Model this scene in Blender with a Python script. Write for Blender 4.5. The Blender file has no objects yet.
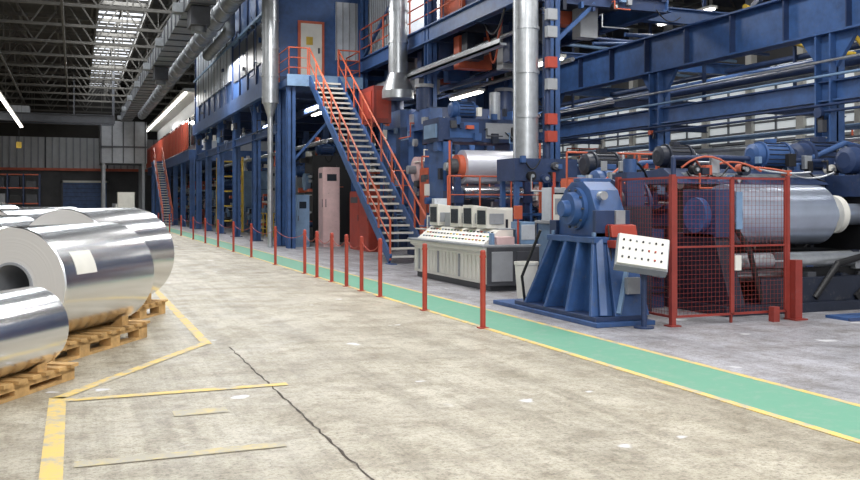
import bpy, math, random
from mathutils import Vector, Matrix
random.seed(7)
sc=bpy.context.scene
# ---------------------------------------------------------------- materials
def new(name):
    m=bpy.data.materials.new(name); m.use_nodes=True
    nt=m.node_tree; b=nt.nodes['Principled BSDF']; return m,nt,b
def lin(c):
    return tuple(((v/255)/12.92 if v/255<=.04045 else (((v/255)+.055)/1.055)**2.4) for v in c)+(1,)
def paint(name,rgb,rough=.45,metal=0,var=.25,scale=2.5,bump=.0,dirt=True):
    m,nt,b=new(name); c=lin(rgb)
    tc=nt.nodes.new('ShaderNodeTexCoord'); n=nt.nodes.new('ShaderNodeTexNoise')
    n.inputs['Scale'].default_value=scale; n.inputs['Detail'].default_value=6; n.inputs['Roughness'].default_value=.65
    nt.links.new(tc.outputs['Object'],n.inputs['Vector'])
    r=nt.nodes.new('ShaderNodeValToRGB')
    r.color_ramp.elements[0].position=.3; r.color_ramp.elements[1].position=.7
    r.color_ramp.elements[0].color=tuple(x*(1-var) for x in c[:3])+(1,)
    r.color_ramp.elements[1].color=tuple(min(1,x*(1+var*.6)) for x in c[:3])+(1,)
    nt.links.new(n.outputs['Fac'],r.inputs['Fac'])
    out=r.outputs['Color']
    if dirt and not metal:
        n2=nt.nodes.new('ShaderNodeTexNoise'); n2.inputs['Scale'].default_value=9; n2.inputs['Detail'].default_value=8; n2.inputs['Roughness'].default_value=.8
        nt.links.new(tc.outputs['Object'],n2.inputs['Vector'])
        r2=nt.nodes.new('ShaderNodeValToRGB'); r2.color_ramp.elements[0].position=.56; r2.color_ramp.elements[1].position=.7
        r2.color_ramp.elements[0].color=(0,0,0,1); r2.color_ramp.elements[1].color=(.5,.5,.5,1)
        nt.links.new(n2.outputs['Fac'],r2.inputs['Fac'])
        mx=nt.nodes.new('ShaderNodeMix'); mx.data_type='RGBA'; nt.links.new(r2.outputs['Color'],mx.inputs[0]); nt.links.new(out,mx.inputs[6]); mx.inputs[7].default_value=(.12,.115,.11,1)
        out=mx.outputs[2]
    nt.links.new(out,b.inputs['Base Color'])
    b.inputs['Roughness'].default_value=rough; b.inputs['Metallic'].default_value=metal
    if bump:
        bp=nt.nodes.new('ShaderNodeBump'); bp.inputs['Strength'].default_value=bump
        nt.links.new(n.outputs['Fac'],bp.inputs['Height']); nt.links.new(bp.outputs['Normal'],b.inputs['Normal'])
    return m
def emis(name,rgb,s):
    m,nt,b=new(name); b.inputs['Base Color'].default_value=lin(rgb)
    b.inputs['Emission Color'].default_value=lin(rgb); b.inputs['Emission Strength'].default_value=s; return m
M={}
M['blue']=paint('blue_paint',(52,84,134),.45,var=.35)
M['blued']=paint('dark_blue_paint',(38,56,92),.5,var=.35)
M['bluel']=paint('light_blue_paint',(112,140,172),.45)
M['navy']=paint('navy_paint',(27,34,50),.45)
M['red']=paint('red_oxide_paint',(166,62,46),.5,var=.25)
M['dred']=paint('dark_red_paint',(138,52,44),.5,var=.25)
M['orange']=paint('orange_paint',(190,92,64),.5,var=.25)
M['yellow']=paint('yellow_steel_paint',(204,172,62),.45)
M['white']=paint('cream_white_paint',(216,214,206),.4,var=.1,dirt=False)
M['grey']=paint('grey_paint',(146,149,154),.5,var=.15)
M['dgrey']=paint('dark_grey_paint',(66,68,74),.5)
M['black']=paint('black_rubber',(22,22,25),.5,dirt=False)
M['roof']=paint('roof_sheet',(50,47,43),.8,var=.35,scale=.6)
M['truss']=paint('truss_steel',(88,85,80),.7,var=.3)
M['steel']=paint('galvanised_steel',(184,188,192),.32,metal=.75,var=.2,scale=5)
M['ductm']=paint('dull_duct_sheet',(132,135,138),.45,metal=.4,var=.3,scale=3)
M['alu']=paint('polished_steel',(220,222,226),.22,metal=1,var=.08,scale=2)
M['alur']=paint('matt_aluminium_roll',(214,216,226),.38,metal=.55,var=.08,scale=2)
M['rollb']=paint('bluish_silver_roll',(184,194,212),.28,metal=.75,var=.12,scale=2)
M['wood']=paint('pallet_wood',(190,152,98),.75,var=.4,scale=6,bump=.2)
M['wallc']=paint('wall_cladding',(186,188,190),.7,var=.15,scale=.7)
M['walld']=paint('dark_wall',(84,84,86),.8,var=.3,scale=.5)
M['panel']=paint('pale_panel',(180,186,194),.5,var=.15)
M['glass']=paint('screen_glass',(38,46,54),.12,var=.1,dirt=False)
M['pink']=paint('pale_pink_wrap',(206,176,176),.5,var=.15)
M['green']=paint('green_button',(40,140,70),.4,dirt=False)
M['lamp']=emis('lamp_tube',(255,250,240),9)
M['sky']=emis('skylight_pane',(240,246,255),1.8)
M['win']=emis('lit_window',(222,228,230),.48)
def coilmat(name,face):
    m,nt,b=new(name); tc=nt.nodes.new('ShaderNodeTexCoord')
    b.inputs['Metallic'].default_value=1
    sep=nt.nodes.new('ShaderNodeSeparateXYZ'); nt.links.new(tc.outputs['Object'],sep.inputs[0])
    n=nt.nodes.new('ShaderNodeTexNoise'); n.inputs['Detail'].default_value=5
    cmb=nt.nodes.new('ShaderNodeCombineXYZ')
    if face:
        l=nt.nodes.new('ShaderNodeVectorMath'); l.operation='LENGTH'
        c2=nt.nodes.new('ShaderNodeCombineXYZ'); nt.links.new(sep.outputs[0],c2.inputs[0]); nt.links.new(sep.outputs[1],c2.inputs[1])
        nt.links.new(c2.outputs[0],l.inputs[0]); nt.links.new(l.outputs['Value'],cmb.inputs[0]); n.inputs['Scale'].default_value=40
        b.inputs['Base Color'].default_value=(.8,.78,.76,1); b.inputs['Roughness'].default_value=.5; b.inputs['Metallic'].default_value=.6
        s=.25
    else:
        nt.links.new(sep.outputs[2],cmb.inputs[2]); n.inputs['Scale'].default_value=9
        b.inputs['Base Color'].default_value=(.78,.79,.81,1); b.inputs['Roughness'].default_value=.2
        s=.06
    nt.links.new(cmb.outputs[0],n.inputs['Vector'])
    bp=nt.nodes.new('ShaderNodeBump'); bp.inputs['Strength'].default_value=s; bp.inputs['Distance'].default_value=.01
    nt.links.new(n.outputs['Fac'],bp.inputs['Height']); nt.links.new(bp.outputs['Normal'],b.inputs['Normal'])
    return m
M['coil']=coilmat('aluminium_strip',False); M['coilf']=coilmat('aluminium_coil_edge',True)
def worn(name,rgb,lo=.36,hi=.5,base=(160,154,140)):
    m,nt,b=new(name); tc=nt.nodes.new('ShaderNodeTexCoord')
    n=nt.nodes.new('ShaderNodeTexNoise'); n.inputs['Scale'].default_value=5; n.inputs['Detail'].default_value=9; n.inputs['Roughness'].default_value=.78
    nt.links.new(tc.outputs['Object'],n.inputs['Vector'])
    r=nt.nodes.new('ShaderNodeValToRGB'); r.color_ramp.elements[0].position=lo; r.color_ramp.elements[1].position=hi
    r.color_ramp.elements[0].color=lin(base); r.color_ramp.elements[1].color=lin(rgb)
    nt.links.new(n.outputs['Fac'],r.inputs['Fac']); nt.links.new(r.outputs['Color'],b.inputs['Base Color'])
    b.inputs['Roughness'].default_value=.6; return m
M['ylane']=worn('worn_yellow_line',(206,176,96),.4,.54)
M['yfaint']=worn('faded_yellow_line',(192,172,112),.46,.64)
M['glane']=worn('worn_green_walkway',(88,144,120),.3,.5,(120,146,130))
M['crack']=paint('floor_crack',(70,62,56),.9,dirt=False)
def concrete():
    m,nt,b=new('concrete_floor'); N=nt.nodes.new; L=nt.links.new
    tc=N('ShaderNodeTexCoord'); sep=N('ShaderNodeSeparateXYZ'); L(tc.outputs['Object'],sep.inputs[0])
    def noise(s,d,r,vec=None):
        n=N('ShaderNodeTexNoise'); n.inputs['Scale'].default_value=s; n.inputs['Detail'].default_value=d; n.inputs['Roughness'].default_value=r
        L(vec or tc.outputs['Object'],n.inputs['Vector']); return n
    def ramp(f,p0,c0,p1,c1):
        r=N('ShaderNodeValToRGB'); e=r.color_ramp.elements; e[0].position=p0; e[1].position=p1; e[0].color=c0; e[1].color=c1; L(f,r.inputs['Fac']); return r
    def mix(t,fac,a,c):
        x=N('ShaderNodeMix'); x.data_type='RGBA'; x.blend_type=t
        if isinstance(fac,float): x.inputs[0].default_value=fac
        else: L(fac,x.inputs[0])
        L(a,x.inputs[6]); L(c,x.inputs[7]); return x.outputs[2]
    tan=ramp(noise(.45,8,.65).outputs['Fac'],.32,lin((156,148,130)),.68,lin((192,186,170)))
    gry=ramp(noise(.8,6,.6).outputs['Fac'],.3,lin((148,148,155)),.7,lin((178,178,186)))
    mr=N('ShaderNodeMapRange'); mr.inputs['From Min'].default_value=5.3; mr.inputs['From Max'].default_value=5.4; L(sep.outputs[0],mr.inputs['Value'])
    c=mix('MIX',mr.outputs[0],tan.outputs[0],gry.outputs[0])
    sp=ramp(noise(38,4,.8).outputs['Fac'],.36,(.3,.28,.25,1),.5,(1,1,1,1)); c=mix('MULTIPLY',.75,c,sp.outputs[0])
    sp2=ramp(noise(11,6,.8).outputs['Fac'],.36,(.4,.36,.32,1),.52,(1,1,1,1)); c=mix('MULTIPLY',.6,c,sp2.outputs[0])
    st=ramp(noise(2.2,8,.75).outputs['Fac'],.38,(.55,.51,.45,1),.54,(1,1,1,1)); c=mix('MULTIPLY',.75,c,st.outputs[0])
    mp=N('ShaderNodeMapping'); mp.inputs['Scale'].default_value=(3,.12,1); L(tc.outputs['Object'],mp.inputs['Vector'])
    tr=ramp(noise(1.0,6,.7,mp.outputs[0]).outputs['Fac'],.4,(.66,.64,.61,1),.56,(1,1,1,1)); c=mix('MULTIPLY',.75,c,tr.outputs[0])
    wh=ramp(noise(1.9,3,.4).outputs['Fac'],.70,(0,0,0,1),.72,(1,1,1,1))
    w=N('ShaderNodeRGB'); w.outputs[0].default_value=lin((196,196,198)); c=mix('MIX',wh.outputs[0],c,w.outputs[0])
    L(c,b.inputs['Base Color'])
    rr=ramp(noise(1.3,6,.6).outputs['Fac'],.3,(.32,.32,.32,1),.7,(.65,.65,.65,1)); L(rr.outputs[0],b.inputs['Roughness'])
    bp=N('ShaderNodeBump'); bp.inputs['Strength'].default_value=.35; bp.inputs['Distance'].default_value=.01
    L(noise(24,5,.7).outputs['Fac'],bp.inputs['Height']); L(bp.outputs['Normal'],b.inputs['Normal'])
    return m
M['conc']=concrete()
# ---------------------------------------------------------------- builder
class B:
    def __init__(s,name,bevel=0): s.n=name; s.v=[]; s.f=[]; s.m=[]; s.s=[]; s.mats=[]; s.bv=bevel
    def mi(s,k):
        if k not in s.mats: s.mats.append(k)
        return s.mats.index(k)
    def add(s,vs,fs,k,sm=False):
        o=len(s.v); s.v+= [tuple(v) for v in vs]; i=s.mi(k)
        for f in fs: s.f.append(tuple(a+o for a in f)); s.m.append(i); s.s.append(sm)
    def hexa(s,p,k): s.add(p,[(0,3,2,1),(4,5,6,7),(0,1,5,4),(1,2,6,5),(2,3,7,6),(3,0,4,7)],k)
    def box(s,x0,x1,y0,y1,z0,z1,k):
        s.hexa([(x0,y0,z0),(x1,y0,z0),(x1,y1,z0),(x0,y1,z0),(x0,y0,z1),(x1,y0,z1),(x1,y1,z1),(x0,y1,z1)],k)
    def frame(s,p0,p1):
        p0=Vector(p0);p1=Vector(p1);d=(p1-p0).normalized()
        u=Vector((0,0,1)) if abs(d.z)<.95 else Vector((0,1,0))
        a=d.cross(u).normalized(); b=a.cross(d).normalized(); return p0,p1,a,b
    def beam(s,p0,p1,w,h,k,oa=0,ob=0):
        p0,p1,a,b=s.frame(p0,p1); p0=p0+a*oa+b*ob; p1=p1+a*oa+b*ob; w/=2;h/=2
        s.hexa([p0-a*w-b*h,p0+a*w-b*h,p0+a*w+b*h,p0-a*w+b*h,p1-a*w-b*h,p1+a*w-b*h,p1+a*w+b*h,p1-a*w+b*h],k)
    def ibeam(s,p0,p1,w,h,k,t=.04):
        s.beam(p0,p1,t,h,k); s.beam(p0,p1,w,t,k,ob=h/2-t/2); s.beam(p0,p1,w,t,k,ob=-h/2+t/2)
    def lathe(s,p0,p1,prof,k,seg=20,caps=True,kc=None):
        p0,p1,a,b=s.frame(p0,p1); d=(p1-p0).normalized()
        ring=lambda t,r:[p0+d*t+a*(r*math.cos(2*math.pi*i/seg))+b*(r*math.sin(2*math.pi*i/seg)) for i in range(seg)]
        for (t0,r0),(t1,r1) in zip(prof[:-1],prof[1:]):
            vs=ring(t0,r0)+ring(t1,r1)
            s.add(vs,[(i,(i+1)%seg,(i+1)%seg+seg,i+seg) for i in range(seg)],(kc if (kc and t0==t1) else k),t0!=t1)
        if caps:
            if prof[0][1]>0: s.add(ring(*prof[0]),[tuple(range(seg))[::-1]],kc or k)
            if prof[-1][1]>0: s.add(ring(*prof[-1]),[tuple(range(seg))],kc or k)
    def cyl(s,p0,p1,r,k,seg=16,r2=None,kc=None):
        L=(Vector(p1)-Vector(p0)).length; s.lathe(p0,p1,[(0,r),(L,r if r2 is None else r2)],k,seg,True,kc)
    def pipe(s,pts,r,k,seg=10):
        for a,b in zip(pts[:-1],pts[1:]): s.cyl(a,b,r,k,seg)
        for p in pts[1:-1]: s.ball(p,r*1.02,k)
    def hose(s,p0,p1,sag,r,k,n=7):
        p0=Vector(p0);p1=Vector(p1)
        pts=[p0.lerp(p1,i/n)-Vector((0,0,sag*(1-(2*i/n-1)**2))) for i in range(n+1)]
        for a,b in zip(pts[:-1],pts[1:]): s.cyl(a,b,r,k,6)
    def ball(s,c,r,k,n=8):
        c=Vector(c); s.lathe(c-Vector((0,0,r)),c+Vector((0,0,r)),[(r-r*math.cos(math.pi*i/n),max(1e-4,r*math.sin(math.pi*i/n))) for i in range(n+1)],k,12,False)
    def prism(s,pts,ax,a0,a1,k):
        def P(p,a): return {'x':(a,p[0],p[1]),'y':(p[0],a,p[1]),'z':(p[0],p[1],a)}[ax]
        n=len(pts); vs=[P(p,a0) for p in pts]+[P(p,a1) for p in pts]
        s.add(vs,[tuple(range(n))[::-1],tuple(range(n,2*n))]+[(i,(i+1)%n,(i+1)%n+n,i+n) for i in range(n)],k)
    def rail(s,p0,p1,k,h=1.05,step=1.5,r=.025,mids=2):
        p0=Vector(p0);p1=Vector(p1); L=(p1-p0).length; n=max(1,round(L/step)); up=Vector((0,0,h))
        s.cyl(p0+up,p1+up,r,k,8)
        for j in range(1,mids+1): s.cyl(p0+up*(j/(mids+1)),p1+up*(j/(mids+1)),r*.75,k,6)
        for i in range(n+1):
            q=p0.lerp(p1,i/n); s.cyl(q,q+up,r,k,8)
    def motor(s,p0,p1,r,k,kf='blued'):
        p0=Vector(p0);p1=Vector(p1);d=(p1-p0);L=d.length
        s.lathe(p0,p1,[(0,r*.55),(.04*L,r*.9),(.2*L,r*.95),(.2*L,r*1.12),(.25*L,r*1.12),(.25*L,r),(.78*L,r),(.78*L,r*1.12),(.83*L,r*1.12),(.83*L,r*.8),(.97*L,r*.7),(L,r*.3)],k,24)
        _,_,a,b=s.frame(p0,p1)
        for i in range(16):
            an=2*math.pi*i/16; o=(a*math.cos(an)+b*math.sin(an))*r*1.03
            s.cyl(p0+d*.27+o,p0+d*.76+o,r*.05,kf,5)
        c=p0+d*.5
        s.box(c.x-r*.35,c.x+r*.35,c.y-r*.35,c.y+r*.35,c.z+r*.9,c.z+r*1.35,k)
        for t in(.3,.72):
            q=p0+d*t; s.box(q.x-r*.7,q.x+r*.7,q.y-r*.2,q.y+r*.2,q.z-r*1.25,q.z-r*.6,kf)
    def fittings(s,x0,x1,y,z0,z1,n,cols=('blue','blued','dgrey','grey','steel','black','orange','bluel','white','navy'),dp=.12):
        # valves, junction boxes and short pipe drops mounted on a face at constant y (facing -y)
        for i in range(n):
            x=random.uniform(x0,x1); z=random.uniform(z0,z1); k=random.choice(cols); t=random.random()
            if t<.45: w=random.uniform(.06,.2); h=random.uniform(.08,.25); s.box(x,x+w,y-dp*random.uniform(.5,1.2),y,z,z+h,k)
            elif t<.65: r=random.uniform(.04,.11); s.cyl((x,y-dp,z),(x,y,z),r,k,14); s.cyl((x,y-dp-.03,z),(x,y-dp,z),r*.4,'steel',8)
            elif t<.85: l=random.uniform(.3,.9); s.pipe([(x,y,z),(x,y-dp,z),(x,y-dp,z-l*.4),(x+l,y-dp,z-l*.4)],.018,k,6)
            else: s.hose((x,y-.02,z),(x+random.uniform(.3,.8),y-.06,z+random.uniform(-.2,.2)),.2,.014,'black')
    def fittings_x(s,x,y0,y1,z0,z1,n,cols=('blue','blued','dgrey','grey','steel','black','orange','bluel','white','navy'),dp=.12):
        for i in range(n):
            y=random.uniform(y0,y1); z=random.uniform(z0,z1); k=random.choice(cols); t=random.random()
            if t<.5: w=random.uniform(.08,.35); h=random.uniform(.1,.35); s.box(x-dp*random.uniform(.5,1.2),x,y,y+w,z,z+h,k)
            elif t<.7: r=random.uniform(.04,.13); s.cyl((x-dp,y,z),(x,y,z),r,k,14)
            elif t<.9: l=random.uniform(.4,1.4); s.pipe([(x,y,z),(x-dp,y,z),(x-dp,y,z-l*.4),(x-dp,y+l,z-l*.4)],.022,k,6)
            else: s.hose((x-.03,y,z),(x-.08,y+random.uniform(.4,1),z),.25,.016,'black')
    def done(s,loc=None,rot=None):
        me=bpy.data.meshes.new(s.n); me.from_pydata(s.v,[],s.f); me.update()
        for k in s.mats: me.materials.append(M[k])
        me.polygons.foreach_set('material_index',s.m); me.polygons.foreach_set('use_smooth',s.s); me.update()
        o=bpy.data.objects.new(s.n,me); sc.collection.objects.link(o)
        if loc: o.location=loc
        if rot: o.rotation_euler=rot
        if s.bv:
            b=o.modifiers.new('bevel','BEVEL'); b.width=s.bv; b.segments=2; b.limit_method='ANGLE'; b.angle_limit=math.radians(50)
        return o
YE=95; H=13
# ---------------------------------------------------------------- shell
b=B('floor'); b.box(-14,28,-8,YE,-.2,0,'conc'); b.done()
b=B('ceiling'); b.box(-14,1.3,-2,YE,H,H+.2,'roof'); b.box(3.9,28,-2,YE,H,H+.2,'roof'); b.done()
b=B('window_skylight'); b.box(1.3,3.9,-2,YE,H+.1,H+.16,'sky')
y=-2
while y<YE:
    b.box(1.3,3.9,y,y+.12,H-.05,H+.1,'truss'); y+=1.5
b.box(2.55,2.65,-2,YE,H-.05,H+.1,'truss'); b.box(1.2,1.32,-2,YE,H-.5,H,'truss'); b.box(3.88,4.0,-2,YE,H-.5,H,'truss'); b.done()
b=B('wall_left'); b.box(-14.2,-14,-8,YE,0,H,'wallc')
for y in range(3,95,6): b.box(-14,-13.6,y-.18,y+.18,0,H,'grey')
b.done()
b=B('wall_right'); b.box(28,28.2,-8,YE,0,H,'walld')
for y in range(2,95,3): b.box(27.7,28,y-.4+3,y+3,0,H,'white')
b.box(27.75,28,-8,YE,2.6,4.1,'panel')
b.done()
b=B('wall_far'); b.box(-14,28,YE,YE+.2,0,5,'walld'); b.box(-14,28,YE,YE+.2,5,8.0,'wallc'); b.box(-14,28,YE,YE+.2,8.0,H,'roof')
for i in range(66): b.box(-14+i*.63,-13.85+i*.63,YE-.12,YE,5,8.0,'dgrey' if i%9==0 else 'grey')
b.box(-14,28,YE-.3,YE,4.75,5,'orange'); b.done()
b=B('window_1')
y=2
while y<YE-3:
    b.box(27.9,27.98,y,y+2.6,4.3,7.6,'win')
    for j in range(9): z=4.3+j*.41; b.box(27.82,27.9,y,y+2.6,z-.05,z+.05,'grey')
    b.box(27.82,27.9,y+1.25,y+1.33,4.3,7.6,'grey')
    y+=3
b.done()
b=B('door_1'); b.box(-1,3,YE-.25,YE-.02,0,3.6,'blue')
for i in range(9): b.box(-1,3,YE-.28,YE-.25,.2+i*.4,.24+i*.4,'blued')
b.box(-1.2,-1,YE-.3,YE-.02,0,3.8,'dgrey'); b.box(3,3.2,YE-.3,YE-.02,0,3.8,'dgrey'); b.box(-1.2,3.2,YE-.3,YE-.02,3.6,3.8,'white'); b.done()
b=B('storage_rack')
for i in range(8):
    x=-12+i*1.3
    b.beam((x,88,0),(x,88,4.2),.12,.12,'blued'); b.beam((x,89.5,0),(x,89.5,4.2),.12,.12,'blued')
for z in(.1,1.5,2.9,4.1): b.box(-12,-2.9,88,89.5,z,z+.1,'orange')
for i in range(7):
    for z in(.2,1.6,3.0):
        h=random.uniform(.5,1.1); b.box(-11.8+i*1.3,-11.8+i*1.3+random.uniform(.7,1.05),88.1,89.3,z,z+h,random.choice(['dgrey','wood','navy','grey','white','black','dgrey']))
b.done()
b=B('overhead_travelling_crane')
b.ibeam((-13.4,80,8.6),(3.2,80,8.6),.4,.7,'dgrey'); b.ibeam((-13.4,82,8.6),(3.2,82,8.6),.4,.7,'dgrey'); b.box(-5,-3.4,80,82,8.9,9.5,'grey'); b.cyl((-4.2,81,6.6),(-4.2,81,8.9),.03,'black',6); b.box(-4.4,-4,80.8,81.2,6.1,6.6,'yellow')
for x in(-13.2,-9,0,3.1):
    for y in (80,82): b.beam((x,y,8.9),(x,y,12.98),.12,.12,'dgrey')
b.done()
b=B('packing_station')
for i in range(7):
    y=78+i*1.9; x=random.uniform(3.0,4.0); h=random.uniform(.9,2.6); b.box(x,x+1.3,y,y+1.2,0,h,random.choice(['dgrey','navy','grey','white','blued']))
    b.rail((x-.1,y,0),(x-.1,y+1.2,0),random.choice(['orange','yellow']),1.0,1,.03); b.box(x+.1,x+.5,y-.1,y,h*.5,h*.8,'white')
b.done()
b=B('roof_truss')
for y in range(8,95,5):
    b.beam((-14,y,10.4),(28,y,10.4),.14,.14,'truss'); b.beam((-14,y,12.7),(28,y,12.7),.16,.2,'truss')
    x=-14
    while x<28:
        b.beam((x,y,10.4),(x+1.5,y,12.7),.08,.08,'truss'); b.beam((x+1.5,y,12.7),(x+3,y,10.4),.08,.08,'truss'); b.beam((x+1.5,y,10.4),(x+1.5,y,12.7),.06,.06,'truss'); x+=3
for x in range(-13,28,2):
    if 1<x<4.1: continue
    b.beam((x,-2,12.9),(x,YE,12.9),.1,.16,'truss')
for x in (-12,-8,-4,-.5,5.8,10,15,20,25): b.beam((x,-2,10.3),(x,YE,10.3),.1,.12,'truss')
b.done()
# ---------------------------------------------------------------- ceiling ducts
b=B('ventilation_duct')
b.box(3.9,4.8,8,85,8.9,9.7,'ductm')
y=8
while y<85: b.box(3.86,4.84,y,y+.08,8.86,9.74,'dgrey'); y+=1.6
b.cyl((5.7,6,9.5),(5.7,85,9.5),.38,'ductm',16)
y=6
while y<85: b.cyl((5.7,y,9.5),(5.7,y+.1,9.5),.42,'grey',16); y+=2
for y in range(12,85,8):
    b.beam((4.35,y,9.7),(4.35,y,12.98),.05,.05,'truss'); b.beam((5.7,y,9.9),(5.7,y,12.98),.05,.05,'truss')
    b.box(3.55,3.9,y-.3,y+.3,8.95,9.3,'ductm')
for y in(20,34,50): b.box(4.0,4.7,y,y+1.2,8.2,8.86,'dgrey'); b.cyl((4.35,y+.6,8.0),(4.35,y+.6,8.2),.28,'ductm')
b.done()
def lampfix(name,x,y0,y1,z,top=None):
    b=B(name); b.box(x-.14,x+.14,y0,y1,z,z+.08,'white'); b.cyl((x-.06,y0+.05,z-.03),(x-.06,y1-.05,z-.03),.03,'lamp',8); b.cyl((x+.06,y0+.05,z-.03),(x+.06,y1-.05,z-.03),.03,'lamp',8)
    t=top or H
    n=max(1,int((y1-y0)/6))
    for i in range(n+1):
        y=y0+.1+(y1-y0-.2)*i/n; b.beam((x,y,z+.08),(x,y,t),.02,.02,'truss')
    return b.done()
lampfix('fluorescent_lamp_row',-3.85,54,78,7.6)
# ---------------------------------------------------------------- floor markings
b=B('green_walkway'); b.box(4.92,5.73,0,92,.0,.004,'glane'); b.done()
b=B('yellow_floor_line')
b.box(4.85,4.93,0,92,0,.006,'ylane'); b.box(5.72,5.79,0,92,0,.006,'ylane')
b.box(-.19,-.06,3.5,8.0,0,.005,'ylane')
def strip(x0,y0,x1,y1,w,k,z=.005):
    d=Vector((x1-x0,y1-y0,0)).normalized(); n=Vector((-d.y,d.x,0))*w/2
    p=[Vector((x0,y0,z))-n,Vector((x1,y1,z))-n,Vector((x1,y1,z))+n,Vector((x0,y0,z))+n]; b.add(p,[(0,1,2,3)],k)
strip(-.13,7.95,1.4,10.5,.11,'ylane'); strip(1.4,10.4,1.38,30,.11,'ylane',.004)
strip(-.1,7.85,1.75,7.85,.11,'ylane',.006); strip(0,5.9,1.3,5.9,.13,'yfaint'); strip(.7,7.05,1.1,7.05,.18,'yfaint')
b.done()
b=B('floor_crack'); x=1.63;y=3;w=.016
while y<10.0:
    y2=y+.1; x2=1.6+random.uniform(-.012,.012); w2=random.uniform(.003,.013)
    b.add([(x-w,y,.003),(x+w,y,.003),(x2+w2,y2,.003),(x2-w2,y2,.003)],[(0,1,2,3)],'crack'); x,y,w=x2,y2,w2
b.done()
# ---------------------------------------------------------------- coils + pallets
ax=Vector((.515,.857,0)).normalized(); ang=math.atan2(ax.y,ax.x)
def coil(fx,fy,R,L,ph,bore=.25,label=False,ext=0.0):
    far=Vector((fx,fy,0)); near=far-ax*L; c=(far+near)/2
    b=B('aluminium_coil'); hl=L/2
    b.lathe((0,0,-hl),(0,0,hl),[(0,bore),(0,R-.012),(.012,R),(L-.012,R),(L,R-.012),(L,bore),(0,bore)],'coil',96,False,'coilf')
    b.lathe((0,0,-hl),(0,0,hl),[(.0,bore+.012),(-.02,bore+.012),(-.02,bore-.012),(L+.02,bore-.012),(L+.02,bore+.012),(L,bore+.012)],'grey',48,False)
    if label:
        pts=[];a0=math.radians(236);n=6
        for i in range(n+1):
            a=a0+i*.07
            for z in(-.72,-.34): pts.append(((R+.004)*math.cos(a),(R+.004)*math.sin(a),z))
        b.add(pts,[(2*i,2*i+2,2*i+3,2*i+1) for i in range(n)],'white')
    o=b.done(); z=ph+R
    o.matrix_world=Matrix.Translation((c.x,c.y,z))@Matrix.Rotation(ang,4,'Z')@Matrix.Rotation(math.pi/2,4,'Y')
    p=B('wooden_pallet'); W=R*1.45; hl=L/2+.08+ext; t=.028
    for j in (-1,0,1):
        p.box(-hl,hl,j*(W/2-.06)-.06,j*(W/2-.06)+.06,ph-2*t-.022,ph-t,'wood')
        p.box(-hl,hl,j*(W/2-.06)-.06,j*(W/2-.06)+.06,0,t,'wood')
        for i in(-1,-.33,.33,1): p.box(i*(hl-.1)-.1,i*(hl-.1)+.1,j*(W/2-.07)-.07,j*(W/2-.07)+.07,t,ph-2*t,'wood')
    n=int(2*hl/.2)
    for i in range(n+1):
        x=-hl+.06+i*(2*hl-.12)/n; p.box(x-.06,x+.06,-W/2-.04,W/2+.04,ph-t,ph,'wood')
    for sgn in(-1,1):
        for x in (-hl*.6,hl*.6):
            k=R*.62; q=R-math.sqrt(R*R-k*k)
            p.prism([(sgn*.38*R,ph),(sgn*k*1.02,ph),(sgn*k*1.02,ph+q*.85)],'x',x-.07,x+.07,'wood')
    o=p.done(); o.location=(c.x,c.y,0); o.rotation_euler=(0,0,ang)
coil(-.34,8.74,.355,1.75,.15,.12,False,.16)
coil(.38,11.33,.585,1.85,.2,.22,True,.05)
coil(.78,13.75,.665,1.75,.2,.25)
coil(-.75,13.7,.62,1.9,.2,.25)
coil(-.2,16.3,.66,1.9,.2,.25)
coil(-1.75,16.6,.74,1.9,.2,.25)
coil(-1.3,19.6,.7,1.9,.2,.25)
coil(-.1,21.4,.66,1.9,.2,.25)
# ---------------------------------------------------------------- barrier posts
PY=[10.45,12.5,14.6,15.67,16.64,17.7,18.9,20.0,23.2,26.6,29.8,33.2,36.6,40.5,45.3,51,58]
for y in PY:
    b=B('barrier_post'); X=4.86
    b.box(X-.06,X+.06,y-.06,y+.06,0,.012,'red'); b.lathe((X,y,0),(X,y,1.0),[(.012,.036),(.98,.036),(.995,.028),(1.0,.01)],'red',14)
    b.lathe((X,y,0),(X,y,1),[(.9,.042),(.93,.042)],'red',14)
    b.done()
b=B('barrier_chain')
for y0,y1 in list(zip(PY,PY[1:]))[2:]:
    pts=[Vector((4.86,y0+(y1-y0)*i/8,.915-.16*(1-(2*i/8-1)**2))) for i in range(9)]
    for p,q in zip(pts[:-1],pts[1:]): b.cyl(p,q,.007,'red',5)
b.done()
# ---------------------------------------------------------------- mezzanine control building
b=B('mezzanine_building')
b.box(7,13,33,57,5.9,6.3,'blued')
b.box(7,13,33,57,6.3,12.6,'blue')
for i in range(13):
    y=33+i*2; b.box(6.93,7,y-.06,y+.06,6.3,12.6,'blued')
for i in range(6):
    y=43.3+i*2.15; b.box(6.9,7,y,y+1.8,7.4,10.8,'panel'); b.box(6.88,6.9,y+.86,y+.94,7.4,10.8,'dgrey')
b.box(6.85,7,33,57,9.0,9.12,'bluel')
b.box(6.8,7,33,57,5.75,6.35,'blue')
for i in range(5): b.box(6.95,7,34+i*1.8,35.4+i*1.8,7.2,8.8,'dgrey')
b.fittings_x(6.98,34,56,6.5,12,26,('blued','blue','grey','dgrey'))
b.box(7.75,8.75,32.93,33,6.3,8.4,'orange'); b.box(7.85,8.65,32.9,32.94,6.35,8.3,'white'); b.box(8.05,8.3,32.88,32.9,7.5,7.8,'yellow'); b.box(8.5,8.56,32.85,32.9,7.2,7.4,'dgrey')
b.box(9.2,12.6,32.92,33,7.0,9.2,'panel')
for i in range(14): b.box(9.2+i*.25,9.24+i*.25,32.9,32.93,7,9.2,'grey')
b.ibeam((7,32.9,9.9),(13,32.9,9.9),.15,.4,'blued'); b.fittings(7.3,12.6,32.95,9.2,12,14)
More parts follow.
